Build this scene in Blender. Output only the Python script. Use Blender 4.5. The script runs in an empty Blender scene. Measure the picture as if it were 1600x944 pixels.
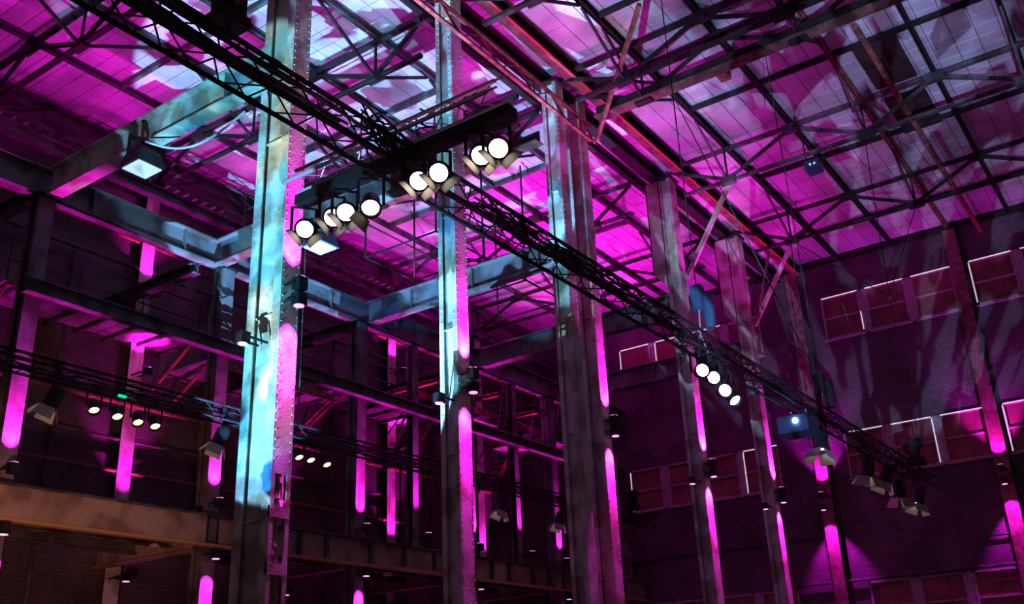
import bpy, math, random
from mathutils import Vector, Matrix
random.seed(7)
PI = math.pi
S = bpy.context.scene
COL = S.collection
EYE = 1.6                                    # eye height above the floor

# ---------------------------------------------------------------- camera
FPX, YAW, PIT, ROL = 1547.4, math.radians(34.131), math.radians(22.427), math.radians(-2.549)
cy, sy, cp, sp = math.cos(YAW), math.sin(YAW), math.cos(PIT), math.sin(PIT)
FW = Vector((cy*cp, sy*cp, sp)); R0 = Vector((sy, -cy, 0)); U0 = R0.cross(FW)
RT = math.cos(ROL)*R0 + math.sin(ROL)*U0
UP = -math.sin(ROL)*R0 + math.cos(ROL)*U0
cam = bpy.data.cameras.new('camera'); cam.sensor_width = 36; cam.lens = 36*FPX/1600
cam.clip_start = .1; cam.clip_end = 200
co = bpy.data.objects.new('camera', cam); COL.objects.link(co)
m3 = Matrix((RT, UP, -FW)).transposed()
co.matrix_world = Matrix.Translation((0, 0, EYE)) @ m3.to_4x4()
S.camera = co

def proj(p):                                 # world point -> photo pixel (used only to rank pieces by size)
    d = Vector(p) - Vector((0, 0, EYE)); z = d.dot(FW)
    if z < .3: return None
    return 800+FPX*d.dot(RT)/z, 472-FPX*d.dot(UP)/z, z

# ---------------------------------------------------------------- world, exposure
w = bpy.data.worlds.new('world'); S.world = w; w.use_nodes = True
w.node_tree.nodes['Background'].inputs[0].default_value = (.36, .25, .31, 1)
w.node_tree.nodes['Background'].inputs[1].default_value = .20
S.view_settings.view_transform = 'Standard'; S.view_settings.look = 'None'
S.view_settings.exposure = 0; S.view_settings.gamma = 1
S.view_settings.use_curve_mapping = False

# ---------------------------------------------------------------- large lights
MAG = (1, .012, .80)
def spot(name, loc, target, power, color, ang, blend=.5, radius=.05, gobo=None):
    l = bpy.data.lights.new(name, 'SPOT'); l.energy = power; l.color = color
    l.spot_size = math.radians(ang); l.spot_blend = blend; l.shadow_soft_size = radius
    o = bpy.data.objects.new(name, l); COL.objects.link(o)
    o.location = loc
    o.rotation_euler = (Vector(target)-Vector(loc)).to_track_quat('-Z', 'Y').to_euler()
    if gobo: gobo(l)
    return o

def gobo_nodes(scale, seed, thr0, thr1, kind, off=0.0, multi=False):
    """a patterned glass in front of the lamp: bright petals and shards"""
    def f(l):
        l.use_nodes = True; nt = l.node_tree; N = nt.nodes; L = nt.links
        em = [n for n in N if n.type == 'EMISSION'][0]
        tc = N.new('ShaderNodeTexCoord'); sx = N.new('ShaderNodeSeparateXYZ'); L.new(tc.outputs['Normal'], sx.inputs[0])
        dx = N.new('ShaderNodeMath'); dx.operation = 'DIVIDE'; L.new(sx.outputs[0], dx.inputs[0]); L.new(sx.outputs[2], dx.inputs[1])
        dy = N.new('ShaderNodeMath'); dy.operation = 'DIVIDE'; L.new(sx.outputs[1], dy.inputs[0]); L.new(sx.outputs[2], dy.inputs[1])
        cb = N.new('ShaderNodeCombineXYZ'); L.new(dx.outputs[0], cb.inputs[0]); L.new(dy.outputs[0], cb.inputs[1])
        cb.inputs[2].default_value = seed
        if kind == 'petal':                  # polar: streaks that fan out
            ln = N.new('ShaderNodeVectorMath'); ln.operation = 'LENGTH'
            cb2 = N.new('ShaderNodeCombineXYZ'); L.new(dx.outputs[0], cb2.inputs[0])
            dy2 = N.new('ShaderNodeMath'); dy2.operation = 'ADD'; L.new(dy.outputs[0], dy2.inputs[0]); dy2.inputs[1].default_value = off; dy = dy2; L.new(dy.outputs[0], cb2.inputs[1])
            L.new(cb2.outputs[0], ln.inputs[0])
            at = N.new('ShaderNodeMath'); at.operation = 'ARCTAN2'; L.new(dy.outputs[0], at.inputs[0]); L.new(dx.outputs[0], at.inputs[1])
            ms = N.new('ShaderNodeMath'); ms.operation = 'MULTIPLY'; L.new(at.outputs[0], ms.inputs[0]); ms.inputs[1].default_value = 1.6
            ml = N.new('ShaderNodeMath'); ml.operation = 'MULTIPLY'; L.new(ln.outputs['Value'], ml.inputs[0]); ml.inputs[1].default_value = 1.3
            cb = N.new('ShaderNodeCombineXYZ'); L.new(ms.outputs[0], cb.inputs[0]); L.new(ml.outputs[0], cb.inputs[1]); cb.inputs[2].default_value = seed
        no = N.new('ShaderNodeTexNoise'); no.inputs['Scale'].default_value = scale; no.inputs['Detail'].default_value = .6
        no.inputs['Distortion'].default_value = .6; L.new(cb.outputs[0], no.inputs['Vector'])
        vo = N.new('ShaderNodeTexVoronoi'); vo.feature = 'F1'; vo.inputs['Scale'].default_value = scale*1.15
        L.new(cb.outputs[0], vo.inputs['Vector'])
        ad = N.new('ShaderNodeMath'); ad.operation = 'MULTIPLY_ADD'; L.new(vo.outputs['Color'], ad.inputs[0])
        ad.inputs[1].default_value = .35; L.new(no.outputs['Fac'], ad.inputs[2])
        mr = N.new('ShaderNodeMapRange'); mr.interpolation_type = 'SMOOTHSTEP'
        mr.inputs['From Min'].default_value = thr0; mr.inputs['From Max'].default_value = thr1
        mr.inputs['To Min'].default_value = .02
        L.new(ad.outputs[0], mr.inputs['Value'])
        L.new(mr.outputs[0], em.inputs['Strength'])
        if multi:                            # dichroic glass: deep blue, cyan, pale
            n3 = N.new('ShaderNodeTexNoise'); n3.inputs['Scale'].default_value = scale*.8; L.new(cb.outputs[0], n3.inputs['Vector'])
            rp = N.new('ShaderNodeValToRGB'); e = rp.color_ramp.elements
            e[0].position = .36; e[0].color = (.02, .24, .9, 1); e[1].position = .66; e[1].color = (1, 1, .75, 1)
            k = e.new(.47); k.color = (.07, .60, .95, 1); k = e.new(.57); k.color = (.25, .85, 1, 1)
            L.new(n3.outputs['Fac'], rp.inputs[0]); L.new(rp.outputs[0], em.inputs['Color'])
    return f

CY = (.25, .60, 1.0)
# patterned projectors standing on the floor of the hall, left of and behind the viewer
def aimed(loc, az, el): 
    az, el = math.radians(az), math.radians(el)
    return (loc[0]+math.cos(az)*math.cos(el), loc[1]+math.sin(az)*math.cos(el), loc[2]+math.sin(el))
PJ = (2.0, 9.5, .8)
spot('pattern_projector_light', PJ, aimed(PJ, 6, 52), 8000, CY, 54, .05, .02, gobo_nodes(9.5, 2.3, .63, .69, 'flat'))
spot('pattern_projector_light', (10.6, 12.0, .8), (16.4, 14.9, 16.5), 32000, (.20, .50, 1.0), 42, .06, .01, gobo_nodes(11.0, 5.3, .60, .65, 'flat'))
spot('pattern_projector_light', PJ, aimed(PJ, 14, 42), 12500, (.75, .9, 1), 32, .06, .02, gobo_nodes(11.0, 4.2, .34, .60, 'flat', 0, True))
spot('pattern_projector_light', (2, -1, .8), aimed((2, -1, .8), 16.5, 28), 20000, (.38, .50, 1.0), 28, .12, .03, gobo_nodes(9.5, 3.1, .66, .76, 'petal', -.42))
# magenta washes on the roof, by unseen lamps added in mid-air without fixtures
WASH = [((14.3, 14.5, 12.8), (14.3, 14.5, 20), 110, 150), ((19.0, 16.5, 12.8), (20.5, 16.5, 20), 420, 150), ((24.5, 15.5, 12.8), (25, 15.5, 20), 1400, 150),
        ((29.6, 16.5, 12.8), (30, 16.5, 20), 1500, 150), ((9.5, 18.0, 12.8), (9.5, 18.0, 20), 300, 150), ((5, 17, 12.8), (5, 17, 20), 160, 150),
        ((32.3, 5.8, 12.6), (32.3, 5.8, 20), 90, 140), ((33.4, 1.0, 12.0), (33.4, 1.0, 20), 70, 140), ((22, 3, 9.0), (22, 2, 20), 170, 130)]
WASH += [((u, 9.9, 12.6), (u, 9.5, 20), p, 140) for u, p in ((11.5, 70), (14.4, 130), (17, 200), (20.5, 120), (22.5, 130), (25.2, 210), (27.6, 220), (30.6, 150))]
WASH = [(a, b, c*1.05, d) for a, b, c, d in WASH]
for loc, tgt, pw, an in WASH:
    spot('added_magenta_wash', loc, tgt, pw, MAG, an, .9, .15)
spot('salmon_wash_light', (14, 1, 1), (17.5, 10.2, 15.4), 1500, (1, .10, .30), 24, .8, .1)
spot('salmon_wash_light', (10, 1, 1), (6.8, 6.1, 7.4), 800, (1, .32, .62), 26, .8, .1)
# warm work light low on the left
spot('work_light', (6, 11, 2.0), (11, 18, 5.4), 1300, (1, .40, .22), 42, .9, .3)

# ---------------------------------------------------------------- materials
MATS = {}
def mat(name, color, rough=.6, metal=0.0, var=.0, vscale=3.0, color2=None, bump=0, bscale=20, emit=None, estr=0, spec=.25):
    if name in MATS: return MATS[name]
    m = bpy.data.materials.new(name); m.use_nodes = True; nt = m.node_tree; N = nt.nodes; L = nt.links
    b = N['Principled BSDF']
    b.inputs['Base Color'].default_value = (*color, 1); b.inputs['Roughness'].default_value = rough
    b.inputs['Metallic'].default_value = metal; b.inputs['Specular IOR Level'].default_value = spec
    if var or color2 or bump:
        tc = N.new('ShaderNodeNewGeometry')
        no = N.new('ShaderNodeTexNoise'); no.inputs['Scale'].default_value = vscale; no.inputs['Detail'].default_value = 6
        L.new(tc.outputs['Position'], no.inputs['Vector'])
        r = N.new('ShaderNodeValToRGB')
        c2 = color2 or tuple(c*(1-var) for c in color)
        r.color_ramp.elements[0].position = .42; r.color_ramp.elements[0].color = (*c2, 1)
        r.color_ramp.elements[1].position = .56; r.color_ramp.elements[1].color = (*color, 1)
        L.new(no.outputs['Fac'], r.inputs[0]); L.new(r.outputs[0], b.inputs['Base Color'])
        if bump:
            n2 = N.new('ShaderNodeTexNoise'); n2.inputs['Scale'].default_value = bscale; L.new(tc.outputs['Position'], n2.inputs['Vector'])
            bp = N.new('ShaderNodeBump'); bp.inputs['Strength'].default_value = bump; bp.inputs['Distance'].default_value = .02
            L.new(n2.outputs['Fac'], bp.inputs['Height']); L.new(bp.outputs[0], b.inputs['Normal'])
    if emit:
        b.inputs['Emission Color'].default_value = (*emit, 1); b.inputs['Emission Strength'].default_value = estr
    MATS[name] = m; return m

def brick_mat(name, c1, c2, mortar, axis):
    """rows of brick for far walls; axis = horizontal world axis of the wall"""
    m = bpy.data.materials.new(name); m.use_nodes = True; nt = m.node_tree; N = nt.nodes; L = nt.links
    b = N['Principled BSDF']; g = N.new('ShaderNodeNewGeometry'); s = N.new('ShaderNodeSeparateXYZ'); L.new(g.outputs['Position'], s.inputs[0])
    c = N.new('ShaderNodeCombineXYZ'); L.new(s.outputs[axis], c.inputs[0]); L.new(s.outputs[2], c.inputs[1])
    t = N.new('ShaderNodeTexBrick'); L.new(c.outputs[0], t.inputs['Vector'])
    t.inputs['Scale'].default_value = 1; t.inputs['Brick Width'].default_value = .24; t.inputs['Row Height'].default_value = .085
    t.inputs['Mortar Size'].default_value = .010; t.inputs['Color1'].default_value = (*c1, 1); t.inputs['Color2'].default_value = (*c2, 1)
    t.inputs['Mortar'].default_value = (*mortar, 1); t.inputs['Bias'].default_value = -.2
    n = N.new('ShaderNodeTexNoise'); n.inputs['Scale'].default_value = .7; n.inputs['Detail'].default_value = 8; L.new(g.outputs['Position'], n.inputs['Vector'])
    r = N.new('ShaderNodeValToRGB'); r.color_ramp.elements[0].position = .35; r.color_ramp.elements[0].color = (.45, .45, .45, 1)
    r.color_ramp.elements[1].position = .65; L.new(n.outputs['Fac'], r.inputs[0])
    mx = N.new('ShaderNodeMix'); mx.data_type = 'RGBA'; mx.blend_type = 'MULTIPLY'; mx.inputs[0].default_value = 1
    L.new(t.outputs['Color'], mx.inputs[6]); L.new(r.outputs[0], mx.inputs[7]); L.new(mx.outputs[2], b.inputs['Base Color'])
    bp = N.new('ShaderNodeBump'); bp.inputs['Strength'].default_value = .8; bp.inputs['Distance'].default_value = .02; bp.invert = True
    L.new(t.outputs['Fac'], bp.inputs['Height']); L.new(bp.outputs[0], b.inputs['Normal'])
    b.inputs['Roughness'].default_value = .75
    MATS[name] = m; return m

def slab_mat():
    m = bpy.data.materials.new('roof_slab'); m.use_nodes = True; nt = m.node_tree; N = nt.nodes; L = nt.links
    b = N['Principled BSDF']; g = N.new('ShaderNodeNewGeometry')
    n = N.new('ShaderNodeTexNoise'); n.inputs['Scale'].default_value = .8; n.inputs['Detail'].default_value = 7; L.new(g.outputs['Position'], n.inputs['Vector'])
    r = N.new('ShaderNodeValToRGB'); r.color_ramp.elements[0].position = .35; r.color_ramp.elements[0].color = (.33, .30, .31, 1)
    r.color_ramp.elements[1].position = .62; r.color_ramp.elements[1].color = (.54, .51, .54, 1); L.new(n.outputs['Fac'], r.inputs[0])
    n2 = N.new('ShaderNodeTexNoise'); n2.inputs['Scale'].default_value = 14; n2.inputs['Detail'].default_value = 5; L.new(g.outputs['Position'], n2.inputs['Vector'])
    bp = N.new('ShaderNodeBump'); bp.inputs['Strength'].default_value = .5; bp.inputs['Distance'].default_value = .03
    L.new(n2.outputs['Fac'], bp.inputs['Height']); L.new(bp.outputs[0], b.inputs['Normal'])
    L.new(r.outputs[0], b.inputs['Base Color']); b.inputs['Roughness'].default_value = .85
    MATS['roof_slab'] = m; return m

M_SLAB = slab_mat()
M_JOINT = mat('roof_joint', (.14, .12, .12), .9)
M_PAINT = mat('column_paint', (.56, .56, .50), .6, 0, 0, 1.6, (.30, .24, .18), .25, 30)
M_RIVET = mat('rivet_paint', (.5, .5, .47), .5)
M_STEEL = mat('dark_steel', (.026, .021, .020), .6, .1, 0, 4, (.018, .013, .012), .2, 40)
M_STEELG = mat('grey_steel', (.10, .105, .10), .6, .1, 0, 2.2, (.05, .04, .035), .2, 40)
M_RUST = mat('rusty_steel', (.30, .10, .07), .7, .1, 0, 5, (.13, .06, .045), .3, 30)
M_TRUSS = mat('black_truss', (.014, .013, .017), .55, .0)
M_BEAM = mat('shaded_beam_paint', (.17, .17, .17), .6, 0, 0, 1.6, (.09, .07, .065), .25, 30)  # column paint darkened for members that stay out of the light
M_WPIL = mat('worn_red_paint', (.26, .13, .14), .6, 0, 0, 3, (.15, .06, .05), .3, 30)
M_RUSTD = mat('dull_rust', (.17, .085, .065), .7, .1, 0, 3, (.09, .05, .04), .3, 30)
M_ALU = mat('dull_aluminium', (.45, .40, .43), .4, .3)
M_BLACK = mat('black_housing', (.018, .017, .02), .45, .2)
M_CABLE = mat('black_cable', (.012, .012, .014), .5)
M_WHITEC = mat('white_cable', (.75, .75, .8), .5)
M_CONC = mat('old_concrete', (.36, .27, .21), .85, 0, 0, 1.3, (.20, .13, .10), .5, 12)
M_PLANK = mat('deck_plate', (.20, .15, .17), .7, 0, 0, 2, (.12, .08, .09), .2, 20)
M_FRAME = mat('window_frame', (.42, .34, .36), .6, 0, .25, 6)
M_PANE = mat('covered_pane', (.26, .10, .095), .5, 0, .25, 2)
M_LEAK = mat('daylight_gap', (.8, .8, .8), .5, emit=(1, .82, .95), estr=.75)
M_LENS = mat('lit_lens', (1, 1, 1), .3, emit=(1, .80, .66), estr=14)
M_LENSD = mat('dim_lens', (1, 1, 1), .3, emit=(1, .58, .22), estr=5)
M_BARN = mat('barn_door', (.016, .015, .014), .5, .2)
M_BARNW = mat('lit_barn_door', (.30, .27, .24), .5, .2)  # paler copy of the leaf colour, so leaves look lit by the lens
M_MAGL = mat('magenta_lens', (1, .3, .9), .3, emit=(1, .25, .80), estr=2.2)
M_BLUEL = mat('blue_lens', (.3, .5, 1), .3, emit=(.25, .5, 1), estr=60)
M_GLASS = mat('flood_glass', (.75, .85, .9), .15, .2, emit=(.6, .85, 1), estr=.7)
M_BLUEH = mat('blue_housing', (.05, .12, .2), .4, .3)
M_UNLIT = mat('unlit_brown_panel', (.035, .02, .018), .8, 0, .4, 2)  # brown panels darkened for roof that the pattern light misses
M_FLOOR = mat('floor_concrete', (.12, .11, .11), .6, 0, .3, 1)
M_GREEN = mat('green_lamp', (0, .5, .3), .4, emit=(0, 1, .5), estr=.8)
M_YEL = mat('yellow_paint', (.42, .28, .10), .6)
M_BRK_E = brick_mat('brick_end', (.13, .085, .105), (.19, .125, .14), (.06, .045, .05), 1)
M_BRK_B = brick_mat('brick_back', (.13, .09, .10), (.19, .12, .13), (.07, .05, .05), 0)

# ---------------------------------------------------------------- geometry helpers
class MB:
    def __init__(s): s.v = []; s.f = []
    def hexa(s, P):
        n = len(s.v); s.v += [tuple(p) for p in P]
        s.f += [(n, n+3, n+2, n+1), (n+4, n+5, n+6, n+7), (n, n+1, n+5, n+4), (n+1, n+2, n+6, n+5), (n+2, n+3, n+7, n+6), (n+3, n, n+4, n+7)]
        return s
    def box(s, x0, x1, y0, y1, z0, z1):
        return s.hexa([(x0, y0, z0), (x1, y0, z0), (x1, y1, z0), (x0, y1, z0), (x0, y0, z1), (x1, y0, z1), (x1, y1, z1), (x0, y1, z1)])
    def bar(s, p, q, w, h=None, up=(0, 0, 1)):
        p = Vector(p); q = Vector(q); h = w if h is None else h
        d = (q-p).normalized(); u = Vector(up)
        a = d.cross(u)
        if a.length < .05: a = d.cross(Vector((1, 0, 0)))
        a.normalize(); b = a.cross(d).normalized(); a = a*w/2; b = b*h/2
        return s.hexa([p-a-b, p+a-b, p+a+b, p-a+b, q-a-b, q+a-b, q+a+b, q-a+b])
    def tube(s, p, q, r, n=8, r2=None, cap=True):
        p = Vector(p); q = Vector(q); r2 = r if r2 is None else r2
        d = (q-p).normalized(); a = d.cross(Vector((0, 0, 1)))
        if a.length < .05: a = d.cross(Vector((1, 0, 0)))
        a.normalize(); b = d.cross(a); k = len(s.v)
        for c, rr in ((p, r), (q, r2)):
            for i in range(n):
                t = 2*PI*i/n; s.v.append(tuple(c+(a*math.cos(t)+b*math.sin(t))*rr))
        for i in range(n):
            j = (i+1) % n; s.f.append((k+i, k+j, k+n+j, k+n+i))
        if cap: s.f += [tuple(k+i for i in reversed(range(n))), tuple(k+n+i for i in range(n))]
        return s
    def path(s, pts, r, n=6):
        pts = [Vector(p) for p in pts]; k = len(s.v); m = len(pts)
        for i, p in enumerate(pts):
            d = (pts[min(i+1, m-1)]-pts[max(i-1, 0)]).normalized(); a = d.cross(Vector((0, 0, 1)))
            if a.length < .05: a = d.cross(Vector((1, 0, 0)))
            a.normalize(); b = d.cross(a)
            for j in range(n):
                t = 2*PI*j/n; s.v.append(tuple(p+(a*math.cos(t)+b*math.sin(t))*r))
        for i in range(m-1):
            for j in range(n):
                j2 = (j+1) % n; s.f.append((k+i*n+j, k+i*n+j2, k+(i+1)*n+j2, k+(i+1)*n+j))
        s.f += [tuple(k+i for i in reversed(range(n))), tuple(k+(m-1)*n+i for i in range(n))]
        return s
    def ring(s, prof, n=20):                 # lathe around local z
        k = len(s.v); m = len(prof)
        for (r, z) in prof:
            for i in range(n):
                t = 2*PI*i/n; s.v.append((r*math.cos(t), r*math.sin(t), z))
        for a in range(m-1):
            for i in range(n):
                j = (i+1) % n; s.f.append((k+a*n+i, k+a*n+j, k+(a+1)*n+j, k+(a+1)*n+i))
        return s
    def mesh(s, name, m, off=None):
        me = bpy.data.meshes.new(name)
        v = s.v if off is None else [(a-off[0], b-off[1], c-off[2]) for a, b, c in s.v]
        me.from_pydata(v, [], s.f); me.materials.append(m); me.update(); return me
    def build(s, name, m, parent=None, smooth=False, kind=None):
        off = WL.get(parent.name) if parent else None
        me = s.mesh(name, m, off); o = bpy.data.objects.new(name, me); COL.objects.link(o)
        if parent: o.parent = parent
        if off: WL[o.name] = off
        else: WL[o.name] = (0, 0, 0)
        if smooth:
            for p in me.polygons: p.use_smooth = len(p.vertices) == 4
        if kind: o['kind'] = kind
        return o
WL = {}
def thing(name, label, cat, loc=(0, 0, 0), group=None, rotz=None):
    o = bpy.data.objects.new(name, None); o.empty_display_size = .2; COL.objects.link(o); o.location = loc
    WL[o.name] = tuple(loc)
    if rotz is not None: o.rotation_euler = (0, 0, rotz); WL[o.name] = (0, 0, 0)
    o['label'] = label; o['category'] = cat
    if group: o['group'] = group
    return o
def tag(o, label, cat, group=None):
    o['label'] = label; o['category'] = cat
    if group: o['group'] = group
    return o
def struct(o): o['kind'] = 'structure'; return o
CACHE = {}
def inst(name, key, maker, m, parent, loc=(0, 0, 0), rot=None, scale=None, smooth=False):
    """object sharing cached mesh data"""
    if key not in CACHE:
        me = maker().mesh(name, m); CACHE[key] = me
        if smooth:
            for p in me.polygons: p.use_smooth = len(p.vertices) == 4
    o = bpy.data.objects.new(name, CACHE[key]); COL.objects.link(o)
    if parent: o.parent = parent
    o.location = loc
    if rot is not None: o.rotation_euler = rot
    if scale is not None: o.scale = scale
    WL[o.name] = (0, 0, 0)
    return o
def strut(name, key, p, q, w, m, parent, round_=True, h=None):
    """unit-length bar, stretched between two points (shared mesh)"""
    off = Vector(WL[parent.name]); p = Vector(p)-off; q = Vector(q)-off; d = q-p
    mk = (lambda: MB().tube((0, 0, 0), (0, 0, 1), w/2, 6)) if round_ else (lambda: MB().box(-w/2, w/2, -(h or w)/2, (h or w)/2, 0, 1))
    if key not in CACHE: CACHE[key] = mk().mesh(name, m)
    o = bpy.data.objects.new(name, CACHE[key]); COL.objects.link(o); o.parent = parent
    o.location = p; o.rotation_mode = 'QUATERNION'; o.rotation_quaternion = d.to_track_quat('Z', 'Y'); o.scale = (1, 1, d.length)
    return o
Z = lambda z: z+EYE                          # heights below are measured from the eye
ordn = ['nearest', 'second', 'third', 'fourth', 'fifth', 'sixth', 'seventh', 'eighth', 'ninth', 'tenth']

# ---------------------------------------------------------------- setting
UE, VB, VR, U00 = 34.5, 22.1, -9.0, -5.0
struct(MB().box(U00, UE+.4, VR, VB+.4, -.3, 0).build('floor', M_FLOOR))
ceil = struct(MB().box(U00, UE+.4, VR, VB+.4, Z(15.12), Z(15.4)).build('ceiling', M_JOINT))
TU, TV, TU0, TV0 = .485, .53, 15.95, 9.60
tiles = []
for i in range(-42, 39):
    for j in range(-34, 24):
        x = TU0+(i+.5)*TU; y = TV0+(j+.5)*TV
        if x > UE-.1 or y > VB-.1 or x < U00+.3 or y < VR+.3: continue
        p = proj((x, y, Z(15.1))); a = 0
        if p and -40 < p[0] < 1640 and -40 < p[1] < 984: a = 1e4/p[2]**2
        tiles.append((a, x, y))
tiles.sort(reverse=True)
def tile_mb(mb, x, y, z, g=.007, d=.03, b=.012):
    x0, x1, y0, y1 = x-TU/2+g, x+TU/2-g, y-TV/2+g, y+TV/2-g
    k = len(mb.v)
    mb.v += [(x0, y0, z), (x1, y0, z), (x1, y1, z), (x0, y1, z), (x0, y0, z-d+b), (x1, y0, z-d+b), (x1, y1, z-d+b), (x0, y1, z-d+b),
             (x0+b, y0+b, z-d), (x1-b, y0+b, z-d), (x1-b, y1-b, z-d), (x0+b, y1-b, z-d)]
    for a, c in ((0, 4), (4, 8)):
        for i in range(4):
            j = (i+1) % 4; mb.f.append((k+a+j, k+a+i, k+c+i, k+c+j))
    mb.f.append((k+11, k+10, k+9, k+8)); return mb
rest = MB()
for n, (a, x, y) in enumerate(tiles):
    dz = random.uniform(-.004, .006)
    if n < 300:
        inst('roof_slab', 'slab', lambda: tile_mb(MB(), 0, 0, 0), M_SLAB, ceil, (x, y, Z(15.12)+dz))
    elif x > 4:
        tile_mb(rest, x, y, Z(15.12)+dz)
    else: tile_mb(rest, x, y, Z(15.12)+dz)
rest.build('roof_slab_field', M_SLAB, ceil, kind='stuff')

# purlins (along the hall) and short rafters between trusses
VP1 = [8.75, 6.8, 4.85, 2.9, .95, -1.0, -3.0, -5.0]
VP2 = [13.25, 15.4, 17.5, 19.7]
for v in VP1+VP2:
    b = MB(); hz = .20 if v in (8.75, 4.85, .95, 13.25, 17.5) else .15
    b.box(U00, UE-.02, v-.012, v+.012, Z(15.06-hz), Z(15.06)); b.box(U00, UE-.02, v-.055, v+.055, Z(15.06-hz), Z(15.06-hz+.02))
    b.box(U00, UE-.02, v-.055, v+.055, Z(15.04), Z(15.085))
    b.build('purlin', M_RUST if v == 4.85 else (M_STEELG if v > 12 else M_STEEL), ceil)
for u in (11.9, 17.0, 22.0, 26.85, 31.9):
    for k in range(len(VP1)-1):
        MB().box(u-.05, u+.05, VP1[k+1]+.06, VP1[k]-.06, Z(14.93), Z(15.06)).build('rafter', M_STEEL, ceil)
    for k in range(len(VP2)-1):
        MB().box(u-.05, u+.05, VP2[k]+.06, VP2[k+1]-.06, Z(14.93), Z(15.06)).build('rafter', M_STEELG, ceil)

# walls with window openings left solid: windows are covered and sit in front of recesses
def wall_with_holes(name, holes, m):
    """end wall at u = UE; holes = (v0,v1,z0,z1)"""
    vs = sorted({VR, VB} | {h[0] for h in holes} | {h[1] for h in holes}); zs = sorted({-EYE, 15.15} | {h[2] for h in holes} | {h[3] for h in holes})
    b = MB()
    for i in range(len(vs)-1):
        run = None
        for j in range(len(zs)-1):
            cv, cz = (vs[i]+vs[i+1])/2, (zs[j]+zs[j+1])/2
            solid = not any(h[0] < cv < h[1] and h[2] < cz < h[3] for h in holes)
            if solid: run = (run[0] if run else zs[j], zs[j+1])
            if run and (not solid or j == len(zs)-2):
                b.box(UE, UE+.35, vs[i], vs[i+1], Z(run[0]), Z(run[1])); run = None
    return b.build(name, m)
groups_v = [[(16.75, 18.12), (15.15, 16.5), (13.62, 14.95), (12.05, 13.4)],
            [(8.27, 9.65), (6.66, 8.05), (5.03, 6.44)], [(3.1, 4.5), (1.5, 2.88), (-.1, 1.3)], [(-3.2, -1.8), (-4.8, -3.4)]]
rows_z = [(11.95, 13.57), (6.90, 8.52), (1.86, 3.47)]
holes = [(a, b, z0, z1) for g in groups_v for a, b in g for z0, z1 in rows_z]
struct(wall_with_holes('wall_end', holes, M_BRK_E))
nwin = 0
leaks = {(0, 0): 'tl', (1, 0): 't', (3, 0): 'lt'}
for r, (z0, z1) in enumerate(rows_z):
    for gi, g in enumerate(groups_v):
        for wi, (a, b) in enumerate(g):
            nwin += 1
            fr = MB(); t = .07
            fr.box(UE-.03, UE+.10, a, a+t, Z(z0), Z(z1)); fr.box(UE-.03, UE+.10, b-t, b, Z(z0), Z(z1))
            fr.box(UE-.03, UE+.10, a, b, Z(z1-t), Z(z1)); fr.box(UE-.03, UE+.10, a, b, Z(z0), Z(z0+t))
            if wi+1 < len(g): fr.box(UE-.01, UE+.02, min(b, g[wi+1][1], max(a, g[wi+1][1])), max(a, min(b, g[wi+1][1])), Z(z0), Z(z1))
            f = struct(fr.build('window_%d' % nwin, M_FRAME))
            zm = z0+(z1-z0)*.49
            MB().box(UE-.01, UE+.08, a+t, b-t, Z(zm-.03), Z(zm+.03)).build('transom', M_FRAME, f)
            MB().box(UE+.05, UE+.07, a+t, b-t, Z(z0+t), Z(zm-.03)).build('pane', M_PANE, f)
            MB().box(UE+.05, UE+.07, a+t, b-t, Z(zm+.03), Z(z1-t)).build('pane', M_PANE, f)
            MB().box(UE-.08, UE+.02, a-.05, b+.05, Z(z0-.06), Z(z0)).build('window_sill', M_FRAME, f)
            lit = (r == 0 and (gi, wi) in ((0, 0), (0, 1), (0, 2), (1, 0), (1, 1), (1, 2), (2, 0), (2, 1))) or (r == 1 and (gi, wi) in ((0, 3), (1, 0), (1, 1), (1, 2), (2, 0)))
            if lit:
                MB().box(UE-.045, UE-.03, a+.02, b-.04, Z(z1-.035), Z(z1-.005)).build('daylight_gap', M_LEAK, f)
            side = {(0, 0, 1): b, (0, 0, 0): b, (0, 1, 0): a+.03, (0, 2, 0): b-.01, (1, 1, 1): a+.03, (1, 2, 0): b-.01, (1, 0, 3): b-.01, (1, 0, 0): b-.01, (0, 1, 2): a+.03}.get((r, gi, wi))
            if side is not None:
                MB().box(UE-.045, UE-.03, side-.03, side, Z(z0+.05 if r else z0+.1), Z(z1-.06 if (r, gi, wi) != (0, 1, 0) else zm)).build('daylight_gap', M_LEAK, f)
# daylight is kept out behind the covered windows
struct(MB().box(UE+.35, UE+.4, VR, VB, 0, Z(15.1)).build('wall_outer', M_FLOOR))
wb = struct(MB().box(U00, UE+.35, VB, VB+.35, 0, Z(15.15)).build('wall_back', M_BRK_B))
struct(MB().box(UE-.06, UE, VR, VB, Z(14.85), Z(15.1)).build('trim_1', M_STEEL))
struct(MB().box(U00, UE, VB-.10, VB, Z(14.82), Z(15.1)).build('trim_2', M_STEELG))
# wall pipe across the end wall
tag(MB().tube((UE-.12, 12.1, Z(3.53)), (UE-.12, VR+.2, Z(3.56)), .045, 8).build('wall_pipe', M_STEELG), 'thin horizontal pipe across the end brick wall above the lowest windows', 'pipe')
tag(MB().box(UE-.10, UE, 11.2, 20, Z(5.06), Z(5.2)).build('wall_ledge', M_STEELG), 'dark ledge strip on the end wall left of the red lit pilaster', 'ledge')
tag(MB().tube((UE-.1, 5.9, Z(4.45)), (UE-.1, -2, Z(4.5)), .035, 6).build('wall_conduit', M_STEELG), 'short thin conduit behind the rightmost wall pilaster', 'pipe')

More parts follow.
